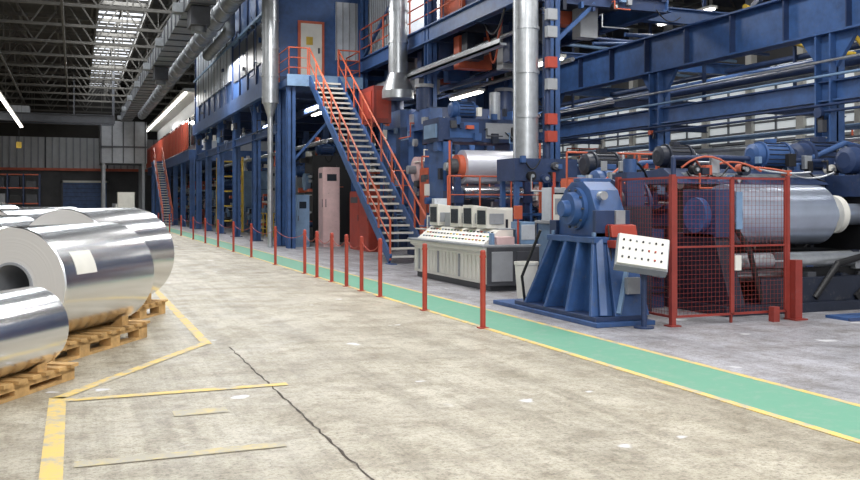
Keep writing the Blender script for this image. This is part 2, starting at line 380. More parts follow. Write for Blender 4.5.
for y in (33.2,38,43,48,52.5,56.8):
    for x in (7.15,12.8): b.ibeam((x,y,0),(x,y,5.9),.32,.36,'blue'); b.box(x-.25,x+.25,y-.25,y+.25,0,.03,'blued')
    b.ibeam((7,y,5.7),(13,y,5.7),.2,.4,'blued')
    b.beam((7.15,y,4.6),(7.15,y+1.2,5.8),.1,.1,'blue')
b.ibeam((7.1,33,4.4),(7.1,57,4.4),.18,.35,'blue'); b.ibeam((9,33,5.4),(9,57,5.4),.18,.3,'blued')
b.fittings_x(7.05,34,56,4.6,5.7,30)
b.done()
b=B('mezzanine_gallery')
b.box(6.7,12,58,92,4.3,4.95,'blue')
b.box(6.6,6.66,58,92,5.0,6.7,'orange')
for i in range(35): b.box(6.56,6.6,58+i,58.08+i,4.95,6.8,'red')
b.box(7.6,12,58,92,4.95,8.6,'panel'); b.box(6.4,12,58,92,8.6,8.8,'white')
for i in range(11): b.box(6.5,6.62,58.5+i*3,61+i*3,8.48,8.6,'lamp')
for i in range(11): b.box(7.5,7.6,59+i*3,60.8+i*3,5.6,7.6,'glass')
for y in range(58,93,5): b.ibeam((6.9,y,0),(6.9,y,4.3),.3,.3,'blue')
b.done()
b=B('overhead_air_unit')
b.box(2.2,6.2,86,91,5.2,9.0,'grey')
for i in range(5): b.box(2.2+i*.95,2.3+i*.95,85.9,86,5.2,9.0,'dgrey')
b.box(2.2,6.2,85.9,86,6.6,6.75,'dgrey')
for x in(2.5,5.9):
    for y in(86.3,90.7): b.beam((x,y,0),(x,y,5.2),.25,.25,'grey')
b.done()
# ---------------------------------------------------------------- stairs
def stairs(name,x0,x1,y0,y1,z1,n):
    b=B(name)
    for x in(x0,x1): b.beam((x,y0,0.12),(x,y1,z1-.05),.06,.28,'blue')
    for i in range(1,n):
        t=i/n; y=y0+(y1-y0)*t; z=z1*t
        b.box(x0+.03,x1-.03,y-.14,y+.14,z-.035,z,'dgrey'); b.box(x0+.03,x1-.03,y-.16,y-.14,z-.05,z+.01,'white')
    for x in(x0,x1): b.rail((x,y0,.1),(x,y1,z1),'orange',1.05,1.2,.03,1)
    for x in(x0,x1): b.box(x-.1,x+.1,y0-.25,y0+.1,0,.02,'blue')
    return b
b=stairs('steel_staircase',7.7,8.75,22.3,31,6.0,30)
b.box(6.95,9.6,31,32.7,5.75,6.0,'blue'); b.box(6.9,9.65,30.95,31.02,5.7,6.1,'bluel')
b.rail((6.98,31.05,6),(6.98,32.7,6),'orange'); b.rail((6.98,31.05,6),(7.65,31.05,6),'orange',1.05,.7); b.rail((8.8,31.05,6),(9.55,31.05,6),'orange',1.05,.8); b.rail((9.55,31.05,6),(9.55,32.7,6),'orange')
for x in(7.1,9.5): b.ibeam((x,31.3,0),(x,31.3,5.75),.28,.3,'blue'); 
b.beam((7.1,31.3,3),(9.5,31.3,5.7),.08,.08,'blue')
b.done()
b=stairs('steel_staircase',5.85,6.5,66,74,4.9,26)
b.box(5.8,6.5,74,76,4.7,4.9,'blue'); b.rail((5.85,74,4.9),(5.85,76,4.9),'red')
for y in(74.2,75.8): b.beam((5.9,y,0),(5.9,y,4.7),.12,.12,'blue')
b.done()
# ---------------------------------------------------------------- upper platform over mill
b=B('mill_platform')
b.ibeam((10,19,6.7),(10,32.7,6.7),.25,.5,'blue'); b.ibeam((14,19,6.7),(14,32.7,6.7),.25,.5,'blue')
b.box(10,14,19,32.7,6.92,6.98,'dgrey')
for y in (19.1,22,25,28,31,32.6): b.ibeam((10,y,6.6),(14,y,6.6),.18,.35,'blued')
b.rail((10,19,6.98),(10,32.4,6.98),'orange',1.1,1.4,.03); b.rail((10,19.05,6.98),(14,19.05,6.98),'orange',1.1,1.3,.03)
for (x,y) in ((10.7,19.1),(10.1,25.5),(10.1,32.4)):
    b.ibeam((x,y,0),(x,y,10.2),.3,.32,'blue')
    b.beam((x,y,5.4),(x+1.2,y,6.5),.1,.1,'blue')
for y in (19.1,25.5,32.4): b.beam((13.9,y,6.7),(13.9,y,12.98),.16,.16,'blued')
b.box(10.3,13.5,28.5,32.3,6.98,9.3,'panel')
for i in range(16): b.box(10.26,10.3,28.5+i*.24,28.53+i*.24,6.98,9.3,'grey')
b.box(10.6,13.4,21,26,6.98,8.3,'blued'); b.box(10.55,10.6,21.5,23,7.2,8.1,'white'); b.box(10.5,10.6,24,25.4,7.1,8.2,'orange')
b.ibeam((10,19,10),(10,32.7,10),.25,.4,'blue'); b.ibeam((14,19,10),(14,32.7,10),.25,.4,'blue')
b.beam((10.1,19.1,7),(10.1,25.5,10),.1,.1,'blue'); b.beam((10.1,25.5,10),(10.1,32.4,7),.1,.1,'blue')
for i in range(22):
    y=19.5+i*.58; k=random.choice(['blued','dgrey','blue','steel','grey','orange','navy'])
    x=10.3+random.uniform(0,1.5); b.box(x,x+random.uniform(.4,1.2),y,y+.4,6.55-random.uniform(.3,1.3),6.5,k)
for i in range(8):
    x=9.9+.42*i; z=5.9+random.uniform(-.5,.4); b.cyl((x,21,z),(x,32.5,z),random.choice([.04,.06,.09]),random.choice(['steel','blued','blue','grey']),10)
    b.hose((x,20+i,6.4),(x+.4,22+i*.8,6.4),random.uniform(.3,.9),.03,random.choice(['black','orange','navy']))
b.box(9.75,9.95,20,32.5,5.5,5.56,'steel'); b.box(9.75,9.77,20,32.5,5.5,5.66,'steel')
b.fittings(10.2,13.8,19.0,6.2,6.9,16)
b.done()
# crane runway + crossbeams
b=B('crane_runway_girder')
b.ibeam((17,6,6.25),(17,93,6.25),.5,1.17,'blue',.05)
y=6
while y<93: b.box(16.8,17.2,y,y+.04,5.7,6.8,'blued'); y+=2
b.ibeam((17,6,4.3),(17,93,4.3),.3,.5,'blue')
for z in(3.95,3.8,4.65,5.0): b.cyl((16.75,6,z),(16.75,93,z),.035,random.choice(['bluel','steel','blued']),8)
for y in (16.7,23.5,30.3,37,44,51,58,65,72,79,86):
    b.ibeam((17,y,0),(17,y,5.7),.45,.5,'blue',.05)
    b.prism([(y-.3,5.7),(y+.3,5.7),(y+.9,5.66),(y+.2,4.8),(y-.2,4.8),(y-.9,5.66)],'x',16.95,17.05,'blue')
    b.fittings_x(16.75,y-.2,y+.2,1.5,5,6)
for y in (22,30,38.5,47,56): b.ibeam((14.2,y,7.1),(27.2,y,7.1),.3,.45,'blue')
for y in (26,34,43): b.ibeam((17,y,5.0),(27.2,y,5.0),.2,.3,'blued')
b.beam((18,20,7.5),(26.8,34,7.5),.12,.2,'blue'); b.beam((17.5,34,7.5),(26.8,22,7.5),.12,.2,'blued')
b.done()
b=B('pipe_rack')
for i in range(12):
    y=24+i*2; b.cyl((17.4,y,7.6+random.uniform(-.3,.6)),(27.2,y,7.6+random.uniform(-.3,.6)),.07,random.choice(['bluel','steel','blue','blued']),8)
for x,z,k in ((20.5,5.6,'blued'),(20.9,5.5,'steel'),(22.5,6.2,'blue'),(24.5,5.2,'grey'),(25,7.0,'blued')):
    b.cyl((x,18,z),(x,60,z),.12,k,10)
for y in(26,35,44):
    for x in (20.7,24.8): b.beam((x,y,5.0),(x,y,12.98),.1,.1,'blued')
b.done()
b=B('yellow_gas_pipe'); b.pipe([(17.3,20,7.05),(18.8,20.6,6.95),(18.9,20.6,6.4),(20.5,20.7,6.2),(20.6,21.7,6.9)],.07,'yellow'); b.pipe([(21.0,21.7,6.8),(21.3,21,6.2),(23,21,6.2),(23.2,21.7,6.9)],.07,'yellow'); b.done()
# ---------------------------------------------------------------- vertical exhaust ducts
def duct(x,y,r,z0,z1,flare=True,mat='steel'):
    b=B('exhaust_duct'); prof=[(0,r*1.0)]
    if flare: prof=[(0,r*1.7),(.25,r*1.7),(.8,r)]
    pr=list(prof); t=prof[-1][0]; L=z1-z0
    while t<L-1.0:
        t+=.95; pr+= [(t,r),(t,r*1.09),(t+.06,r*1.09),(t+.06,r)]; t+=.06
    pr.append((L,r)); b.lathe((x,y,z0),(x,y,z1),pr,mat,24); return b
b=duct(9.65,18.4,.28,2.6,12.98,False); b.cyl((10.15,18.3,2.2),(10.15,18.3,12.7),.07,'blued',10); b.cyl((9.25,18.2,2.4),(9.25,18.2,12.7),.035,'steel',8); b.box(9.1,10.7,17.9,18.8,2.1,2.6,'blued')
for z in(3.0,3.4,4.2,4.7,5.4,5.8): b.box(10.05,10.3,18.1,18.25,z,z+.25,random.choice(['white','grey','red','blued']))
b.fittings(9.1,10.6,17.9,2.1,2.55,8)
for x in(9.2,10.6):
    for y in(18,18.7): b.beam((x,y,0),(x,y,2.1),.1,.1,'blue')
b.done()
b=duct(9.55,26.9,.3,4.9,12.98); b.done()
b=duct(6.6,32.4,.3,5.2,12.98,False); b.lathe((6.6,32.4,3.2),(6.6,32.4,5.3),[(0,.1),(1.5,.1),(2.1,.3)],'steel',16); b.cyl((6.6,32.4,0),(6.6,32.4,3.4),.1,'steel'); b.done()
b=B('exhaust_duct'); b.cyl((6.5,41,9.3),(6.5,48,9.3),.26,'ductm'); b.cyl((6.5,41,9.3),(6.5,41,12.98),.26,'ductm'); b.ball((6.5,41,9.3),.28,'ductm'); b.ball((6.5,48,9.3),.28,'ductm'); b.cyl((6.5,48,9.3),(6.5,48,12.98),.26,'ductm'); b.done()
# ---------------------------------------------------------------- rolling mill stands
def mill(name,x0,x1,y,h,coilz,R,rc='alu',cylh=.7):
    b=B(name)
    for x in (x0,x1):
        b.box(x-.18,x+.18,y-.9,y-.45,0,h,'blue'); b.box(x-.18,x+.18,y+.45,y+.9,0,h,'blue'); b.box(x-.2,x+.2,y-.95,y+.95,h-.6,h,'blue'); b.box(x-.2,x+.2,y-.95,y+.95,0,.5,'blued')
        b.cyl((x,y,h),(x,y,h+cylh),.25,'blued',16); b.cyl((x,y,h+cylh),(x,y,h+cylh+.1),.3,'grey',16)
        b.box(x-.14,x+.14,y-.42,y+.42,coilz-.35,coilz+.35,'dgrey')
    b.cyl((x0-.3,y,coilz),(x1+.3,y,coilz),R,rc,32); b.cyl((x0-.3,y,coilz-R-.2),(x1+.3,y,coilz-R-.2),.18,'alu',20)
    b.cyl((x0-.55,y,coilz),(x0-.2,y,coilz),.13,'grey')
    b.box(x0,x1,y-.3,y+.3,h-.3,h+.1,'blued'); b.box(x0,x1,y-.75,y+.75,.2,coilz-R-.5,'navy')
    b.rail((x0-.5,y-1.1,coilz-R-.25),(x1+.4,y-1.1,coilz-R-.25),'orange',1.0,.8,.025,1)
    b.box(x0-.5,x1+.4,y-1.2,y-.95,coilz-R-.35,coilz-R-.25,'blue')
    for x in(x0-.45,x1+.35): b.beam((x,y-1.1,0),(x,y-1.1,coilz-R-.25),.08,.08,'blue')
    for i in range(4):
        zz=.7+i*.25; b.pipe([(x0-.3,y-1.0,.1),(x0-.3-.04*i,y-1.0,zz),(x1+.2,y-1.0,zz)],.03,random.choice(['grey','bluel','orange','black']))
    b.fittings(x0-.2,x1,y-.92,.6,h-.2,26); b.fittings_x(x0-.2,y-.9,y+.7,.6,h-.2,12)
    return b
b=B('rolling_mill_stand')
for x in(8.75,10.65):
    b.box(x-.12,x+.12,20.9,21.9,0,3.2,'blue'); b.box(x-.13,x+.13,20.2,20.9,1.6,1.9,'blued')
    b.cyl((x-.14,20.5,2.5),(x+.14,20.5,2.5),.2,'dgrey',20); b.beam((x,20.3,0),(x,20.3,2.3),.14,.14,'blued')
b.cyl((8.5,20.5,2.5),(8.95,20.5,2.5),.1,'grey'); b.cyl((8.95,20.5,2.5),(10.45,20.5,2.5),.42,'alur',40); b.cyl((8.8,20.5,2.5),(8.95,20.5,2.5),.3,'orange',24)
b.cyl((8.9,20.3,1.85),(10.5,20.3,1.85),.16,'alu',20)
b.box(8.5,10.9,20.9,22,3.15,3.75,'blued'); b.box(8.45,8.5,21,21.8,3.25,3.6,'bluel'); b.box(8.8,9.6,20.88,20.9,3.25,3.65,'blue'); b.box(9.8,10.6,20.88,20.9,3.25,3.65,'grey')
b.box(8.9,10.5,20.6,21.7,.2,1.5,'navy'); b.rail((8.35,19.95,1.35),(10.9,19.95,1.35),'orange',.9,.85,.022,1); b.box(8.3,10.95,19.9,20.15,1.28,1.35,'blue')
b.fittings(8.6,10.4,20.6,.3,1.6,30); b.fittings(8.6,10.7,20.88,3.1,3.9,14); b.fittings_x(8.62,20.9,21.9,.5,3.1,12); b.motor((9,21.4,4.0),(9.8,21.4,4.0),.22,'blue','navy'); b.cyl((10.3,21.4,3.75),(10.3,21.4,4.5),.14,'steel')
for x in(8.4,10.85): b.beam((x,20,0),(x,20,1.3),.08,.08,'blue'); b.cyl((x,19.95,1.3),(x,19.95,3.1),.03,'orange',8)
for i in range(5): b.pipe([(8.6,19.98,.1),(8.6+.1*i,19.98,.3+i*.18),(10.7,19.98,.3+i*.18)],.03,random.choice(['grey','bluel','orange','black']))
b.done()
b=mill('rolling_mill_stand',9.9,12.6,25.5,4.4,2.6,.4,'pink'); b.done()
b=mill('rolling_mill_stand',10.6,13.4,30.0,4.8,2.4,.45); b.done()
b=mill('rolling_mill_stand',12.9,15.2,20.0,2.5,1.7,.3,'alur',.25); b.done()
b=mill('rolling_mill_stand',14.0,16.2,25.5,2.8,1.8,.3,'pink',.3); b.done()
def cabinet(x0,x1,y0,y1,z1,k,n=2,z0=0):
    b=B('electrical_cabinet',.01); b.box(x0,x1,y0,y1,z0,z1,k); b.box(x0+.02,x1-.02,y0+.02,y1-.02,z0,z0+.08,'black')
    w=(y1-y0)/n
    for i in range(n):
        b.box(x0-.02,x0,y0+i*w+.02,y0+(i+1)*w-.02,z0+.12,z1-.04,k); b.box(x0-.04,x0-.02,y0+i*w+.06,y0+i*w+.09,z0+(z1-z0)*.5,z0+(z1-z0)*.6,'dgrey')
        b.box(x0-.025,x0-.018,y0+i*w+.15,y0+(i+1)*w-.12,z1-.4,z1-.2,'dgrey')
    w=(x1-x0)/n
    for i in range(n):
        b.box(x0+i*w+.02,x0+(i+1)*w-.02,y0-.02,y0,z0+.12,z1-.04,k); b.box(x0+i*w+.06,x0+i*w+.09,y0-.04,y0-.02,z0+(z1-z0)*.5,z0+(z1-z0)*.6,'dgrey')
        b.box(x0+i*w+.12,x0+(i+1)*w-.12,y0-.025,y0-.02,z1-.5,z1-.25,'glass')
    return b.done()
cabinet(9.3,9.8,15.6,16.2,2.1,'orange',1); cabinet(10.2,11.2,16.3,17,2.2,'bluel',2); cabinet(9.3,9.7,22.9,24.3,2.6,'orange',2)
cabinet(8.95,9.4,28,30.2,2.0,'red',2); cabinet(11.9,13.2,15.6,16.2,1.8,'grey',3); cabinet(8.4,8.8,17.4,18.0,1.5,'white',1)
cabinet(8.4,9.0,31.7,32.4,2.9,'pink',1); cabinet(7.5,8.0,32.2,32.7,1.9,'bluel',1)
b=B('red_machine_guard'); b.box(9.0,9.6,27.7,29.3,4.2,5.4,'dred'); b.box(8.97,9.0,27.9,29.1,4.35,5.25,'red'); b.box(9.1,9.5,27.68,27.7,4.35,5.25,'red')
for y in(27.8,29.2): b.cyl((9.3,y,2.02 if y>28 else 0),(9.3,y,4.2),.05,'blue')
b.done()
b=B('strip_processing_line')
cols=['blue','blued','bluel','grey','orange','white','navy','dgrey','panel','blued','steel','black']
y=35.5
while y<91:
    L=random.uniform(1,2.6); h=random.uniform(1.2,3.6); x=random.uniform(8.8,9.6); k=random.choice(cols)
    b.box(x,x+2,y,y+L,0,h,k)
    for i in range(4):
        zz=random.uniform(.4,h); b.box(x-.1,x,y+.1,y+L*.8,zz,zz+.12,random.choice(cols))
    b.fittings_x(x,y,y+L,.3,h,8,dp=.3); b.fittings(x,x+2,y,.3,h,8)
    if random.random()<.6: b.cyl((x-.2,y+L/2,h*.7),(x+2.2,y+L/2,h*.7),.35,random.choice(['alu','pink','bluel']),18)
    if random.random()<.6: b.cyl((x+.3,y+.4,h),(x+.3,y+.4,4.28),.1,random.choice(['steel','orange','bluel']),10)
    if random.random()<.5: b.rail((x-.4,y,0),(x-.4,y+L,0),random.choice(['orange','yellow']),1.1,1,.03)
    if random.random()<.6: b.motor((x+.2,y+.3,h+.3),(x+1,y+.3,h+.3),.24,'blue')
    y+=L+random.uniform(.3,1.2)
for i in range(6): b.cyl((8.7+.2*i,34,3.9+.05*i),(8.7+.2*i,92,3.9+.05*i),.05+.02*(i%3),random.choice(['steel','bluel','orange','grey']),8)
b.done()
b=B('background_machinery')
for i in range(56):
    x=random.uniform(17.8,25); y=random.uniform(14,52); w=random.uniform(.6,2); l=random.uniform(.6,2); h=random.uniform(1.0,3.2); k=random.choice(cols+['navy','dgrey','blued'])
    b.box(x,x+w,y,y+l,0,h,k); b.box(x-.05,x,y+.1,y+l-.1,h*.3,h*.8,random.choice(cols))
    b.fittings(x,x+w,y,h*.4,h,6,dp=.2)
    if i%3==0: b.cyl((x+w/2,y+l/2,h),(x+w/2,y+l/2,h+.6),.3,random.choice(['steel','blue']),14)
    if i%4==0: b.rail((x,y,h),(x+w,y,h),'orange',1,.7,.03)
for z in(3.2,3.5): b.cyl((18,10,z),(18,60,z),.08,random.choice(['bluel','steel','grey']),8)
b.done()
b=B('auxiliary_machinery')
for i in range(36):
    x=random.uniform(11.2,15.3); y=random.uniform(17.8,46)
    w=random.uniform(.4,1.2); l=random.uniform(.5,1.4); h=random.uniform(1.2,3.4); k=random.choice(['blue','blued','navy','dgrey','grey','orange','bluel','blue'])
    if x/y>.5: h=min(h,2.4)
    b.box(x,x+w,y,y+l,0,h,k); b.box(x-.04,x,y+.1,y+l-.1,h*.4,h*.9,random.choice(cols)); b.fittings(x,x+w,y,h*.4,h,8,dp=.2); b.fittings_x(x,y,y+l,h*.4,h,5)
    b.pipe([(x,y,h*.6),(x,y-.3,h*.6),(x,y-.3,h+.5),(x+1,y-.3,h+.5)],.04,random.choice(['steel','bluel','orange']))
b.done()
for (x,y0,y1,z) in ((11.5,20,22,5.3),(12.5,27,29.5,5.3),(9.6,36,38,5.4),(9.6,42,44,5.4),(9.6,49,51,5.4),(19.5,24,27,8),(22,18,21,8.5),(24,34,37,8),(15.3,30,33,8.3),(16,40,43,8.4)):
    lampfix('fluorescent_lamp',x,y0,y1,z,(6.5 if z==5.3 else 5.88) if z<6.2 else None)
b=B('yellow_ladder_cage')
for x in(7.4,8.5):
    for y in(49.2,50.8): b.beam((x,y,0),(x,y,4.1),.12,.12,'yellow')
for z in(.6,1.4,2.2,3,3.8):
    b.box(7.4,8.5,49.15,49.25,z,z+.08,'yellow'); b.box(7.35,7.45,49.2,50.8,z,z+.08,'yellow')
for i in range(6): b.beam((7.4,49.3+i*.28,0),(7.4,49.3+i*.28,4.0),.03,.03,'yellow')
b.done()
b=B('waste_container',.02)
b.hexa([(7.65,34.0,.15),(8.3,34.0,.15),(8.3,34.8,.15),(7.65,34.8,.15),(7.55,33.9,1.2),(8.45,33.9,1.2),(8.45,34.9,1.2),(7.55,34.9,1.2)],'dgrey')
b.box(7.5,8.5,33.85,34.95,1.2,1.28,'grey'); b.prism([(7.55,1.28),(8.45,1.28),(8.3,1.42),(7.7,1.42)],'y',33.9,34.9,'grey')
for x in(7.75,8.2):
    for y in(34.1,34.7): b.cyl((x-.03,y,.08),(x+.03,y,.08),.08,'black',12)
b.done()
# ---------------------------------------------------------------- control console
b=B('control_console',.008)
Y0,Y1=14.7,18.5
b.prism([(6.95,.12),(7.95,.12),(7.95,.8),(6.85,.8),(6.85,.72),(6.95,.66)],'y',Y0,Y1,'white')
b.box(7.0,7.9,Y0+.05,Y1-.05,0,.12,'dgrey')
b.box(6.8,8.0,Y0-.03,Y1+.05,.8,.84,'grey')
for i in range(20): 
    y=Y0+.2+i*.18; b.box(6.925,6.95,y,y+.07,.18,.62,'white' if i%6 else 'grey')
b.box(6.9,7.95,Y0-.06,Y0-.015,.1,.8,'dgrey'); b.box(6.98,7.4,Y0-.08,Y0-.055,.18,.72,'grey'); b.box(7.48,7.88,Y0-.08,Y0-.055,.18,.72,'dgrey')
b.prism([(6.98,.84),(7.6,.84),(7.6,1.1),(7.3,1.1)],'y',Y0+.3,Y1-.1,'white')
for i in range(20):
    y=Y0+.4+i*.16
    for j in range(3):
        t=.2+.28*j; x=6.98+.32*t; z=.84+.26*t
        b.box(x-.015,x+.03,y,y+.05,z,z+.025,random.choice(['red','green','black','yellow','dgrey','dgrey','bluel']))
b.box(7.35,7.75,Y0+.3,Y1-.1,1.1,1.12,'grey')
for y,h in ((15.3,.4),(15.95,.44),(16.6,.42),(17.75,.46)):
    b.hexa([(7.2,y,1.12),(7.62,y+.06,1.12),(7.62,y+.42,1.12),(7.2,y+.48,1.12),(7.2,y,1.12+h),(7.62,y+.06,1.07+h),(7.62,y+.42,1.07+h),(7.2,y+.48,1.12+h)],'white')
    b.box(7.185,7.2,y+.06,y+.42,1.19,1.06+h,'glass'); b.box(7.25,7.55,y-.012,y+.002,1.2,1.4,'grey')
b.box(7.3,7.7,17.2,17.6,1.12,1.4,'grey'); b.box(7.3,7.6,18.2,18.35,1.12,1.7,'panel')
b.box(7.65,7.95,14.8,15.2,.84,1.25,'bluel'); b.box(7.66,7.94,14.785,14.8,.92,1.2,'panel'); b.box(7.15,7.5,14.75,15.05,.84,.98,'pink'); b.cyl((7.62,14.85,.84),(7.62,14.85,1.5),.02,'red',8); b.box(7.54,7.7,14.82,14.88,1.3,1.55,'orange'); b.box(7.05,7.12,14.8,14.9,.84,1.05,'bluel')
b.done()
b=B('operator_pulpit',.01)
b.box(8.5,8.95,15.2,15.7,0,1.2,'bluel'); b.box(8.45,9.0,15.15,15.75,1.2,1.26,'grey'); b.box(8.55,8.9,15.3,15.65,1.26,1.9,'panel'); b.box(8.6,8.85,15.285,15.3,1.35,1.8,'glass')
b.box(8.55,8.9,15.185,15.2,.3,1.0,'white'); b.cyl((8.72,15.45,1.9),(8.72,15.45,2.2),.03,'red'); b.done()
b=B('warning_signboard',.004)
b.cyl((7.85,13.95,0),(7.85,13.95,1.9),.025,'red'); b.cyl((8.25,13.95,0),(8.25,13.95,1.9),.025,'red'); b.box(7.84,8.26,13.92,13.95,1.0,1.75,'white'); b.box(7.87,8.23,13.91,13.92,1.1,1.3,'red'); b.box(7.87,8.23,13.91,13.92,1.4,1.68,'grey'); b.done()
b=B('waste_bin'); b.lathe((7.02,13.38,0),(7.02,13.38,.62),[(0,.14),(.02,.15),(.56,.19),(.58,.205),(.62,.205),(.62,.185),(.05,.145),(.05,.001)],'white',24); b.done()
# ---------------------------------------------------------------- gear drive unit
b=B('gear_drive_unit',.012)
b.box(6.2,7.1,9.9,12.95,0,.06,'blue'); b.box(6.25,7.05,10.0,12.3,.06,.12,'blued')
b.hexa([(6.5,10.15,.12),(7.0,10.15,.12),(7.0,11.9,.12),(6.5,11.9,.12),(6.6,10.45,1.08),(7.0,10.45,1.08),(7.0,11.5,1.08),(6.6,11.5,1.08)],'blue')
b.box(6.45,7.1,10.35,11.65,1.06,1.14,'blue')
for y,yt in ((10.12,10.42),(10.75,10.78),(11.35,11.12),(11.95,11.52)):
    b.hexa([(6.24,y-.03,.12),(6.62,y-.03,.12),(6.62,y+.03,.12),(6.24,y+.03,.12),(6.46,yt-.03,1.08),(6.66,yt-.03,1.08),(6.66,yt+.03,1.08),(6.46,yt+.03,1.08)],'blue')
b.beam((6.4,12.05,.12),(6.55,11.58,1.1),.1,.12,'blue'); b.beam((6.4,10.05,.12),(6.55,10.4,1.1),.1,.1,'blue')
b.hexa([(6.55,10.0,.12),(7.08,10.0,.12),(7.08,10.06,.12),(6.55,10.06,.12),(6.65,10.36,1.08),(7.05,10.36,1.08),(7.05,10.42,1.08),(6.65,10.42,1.08)],'blue')
b.beam((6.6,10.0,.15),(7.02,10.34,1.02),.06,.06,'bluel'); b.box(6.75,6.95,10.02,10.1,.4,.62,'grey')
b.prism([(10.55,1.14),(11.55,1.14),(11.55,1.5),(11.4,1.78),(11.2,1.9),(10.9,1.9),(10.7,1.78),(10.55,1.5)],'x',6.6,7.05,'blue')
b.lathe((6.6,11.05,1.52),(6.3,11.05,1.52),[(0,.3),(.06,.3),(.06,.24),(.16,.22),(.16,.12),(.26,.11)],'blue',32)
for i in range(10):
    a=i*math.pi/5; b.cyl((6.54,11.05+.27*math.cos(a),1.52+.27*math.sin(a)),(6.515,11.05+.27*math.cos(a),1.52+.27*math.sin(a)),.018,'dgrey',6)
b.box(6.55,7.1,10.48,10.56,1.14,1.5,'blued'); b.box(6.6,7.1,10.95,11.15,1.9,1.95,'blue'); b.cyl((6.8,11.05,1.93),(6.8,11.05,2.0),.05,'steel',12)
b.box(6.55,7.05,11.55,11.75,1.14,1.35,'blued'); b.cyl((6.7,10.5,1.7),(6.7,10.6,1.7),.06,'steel'); b.box(6.85,7.0,10.44,10.5,1.3,1.5,'grey')
for y in(10.5,11.6): b.box(6.52,7.12,y-.02,y+.04,1.14,1.2,'bluel')
b.prism([(10.3,1.14),(10.52,1.14),(10.52,1.26),(10.44,1.31),(10.34,1.3)],'x',6.7,7.1,'red'); b.box(6.65,7.08,10.15,10.5,1.0,1.1,'red')
b.pipe([(6.35,12.15,.12),(6.25,12.05,.5),(6.4,11.75,1.2)],.022,'black'); b.hose((6.7,10.4,1.3),(6.6,10.05,.2),.1,.015,'black')
b.done()
b=B('drive_motor'); b.motor((7.5,11.9,1.6),(8.35,11.9,1.6),.33,'blued','navy'); b.box(7.4,8.4,11.5,12.3,0,1.2,'blued'); b.fittings(7.45,8.3,11.5,.3,1.2,12)
b.lathe((7.14,11.3,1.62),(7.45,11.3,1.62),[(0,.12),(.1,.12),(.1,.2),(.3,.2)],'navy',20); b.box(7.4,7.9,11.1,11.5,0,1.55,'navy'); b.box(7.5,7.8,11.15,11.45,1.55,2.05,'blued'); b.cyl((7.65,11.3,2.05),(7.65,11.3,2.25),.1,'blue')
b.hose((7.6,11.3,2.1),(8.3,11.8,2.0),-.15,.02,'black'); b.hose((7.5,11.2,1.9),(8.2,11.6,1.4),.2,.02,'orange')
b.done()
b=B('operator_control_box',.006)
b.cyl((6.78,9.7,0),(6.78,9.7,.02),.13,'blued',16); b.cyl((6.78,9.7,.02),(6.78,9.7,.85),.035,'blued',12)
R=Matrix.Translation((6.68,9.6,.95))@Matrix.Rotation(math.radians(-30),4,'Z')@Matrix.Rotation(math.radians(8),4,'Y')@Matrix.Rotation(math.radians(-30),4,'X')
def lb(x0,x1,y0,y1,z0,z1,k):
    p=[R@Vector(v) for v in [(x0,y0,z0),(x1,y0,z0),(x1,y1,z0),(x0,y1,z0),(x0,y0,z1),(x1,y0,z1),(x1,y1,z1),(x0,y1,z1)]]; b.hexa(p,k)
lb(-.31,.31,-.1,.1,-.21,.21,'white'); lb(-.325,.325,-.06,.11,-.225,.225,'grey')
for i in range(7):
    for j in range(3): lb(-.26+i*.08,-.235+i*.08,-.12,-.1,-.13+j*.12,-.105+j*.12,random.choice(['black','red','dgrey','black','dgrey','grey']))
b.pipe([(6.8,9.76,.1),(6.85,9.8,.5),(6.8,9.74,.8)],.02,'black')
b.done()
# ---------------------------------------------------------------- safety fence
b=B('safety_mesh_fence')
def panel(p0,p1,z0=.12,z1=1.93,sp=.06):
    p0=Vector(p0);p1=Vector(p1);L=(p1-p0).length;d=(p1-p0)/L
    P=lambda t,z:(p0.x+d.x*t,p0.y+d.y*t,z)
    for t in(0,L): b.beam(P(t,z0),P(t,z1),.03,.03,'dred')
    for z in(z0,z1): b.beam(P(0,z),P(L,z),.03,.03,'dred')
    b.beam(P(0,(z0+z1)/2),P(L,(z0+z1)/2),.02,.025,'dred')
    n=int(L/sp)
    for i in range(1,n): b.beam(P(i*L/n,z0),P(i*L/n,z1),.003,.003,'dred')
    n=int((z1-z0)/sp)
    for i in range(1,n): z=z0+i*(z1-z0)/n; b.beam(P(0,z),P(L,z),.003,.003,'dred')
panel((7.27,9.7,0),(8.16,9.7,0)); panel((8.19,9.7,0),(9.08,9.7,0)); panel((7.22,9.75,0),(7.22,10.9,0))
for (x,y) in((7.22,9.7),(7.22,10.95)):
    b.beam((x,y,0),(x,y,1.97),.065,.065,'dred'); b.box(x-.08,x+.08,y-.08,y+.08,0,.015,'dred')
b.beam((8.175,9.72,0),(8.175,9.72,1.95),.03,.03,'dred')
b.beam((9.12,9.7,0),(9.12,9.7,1.97),.05,.05,'dred')
b.box(9.15,9.27,9.58,9.7,0,.82,'dred'); b.box(9.1,9.32,9.53,9.75,0,.02,'dred'); b.box(8.74,8.84,9.54,9.64,0,.2,'dred')
b.box(8.22,8.32,9.66,9.68,1.25,1.75,'bluel'); b.box(8.2,8.3,9.66,9.68,.7,.9,'white')
b.done()
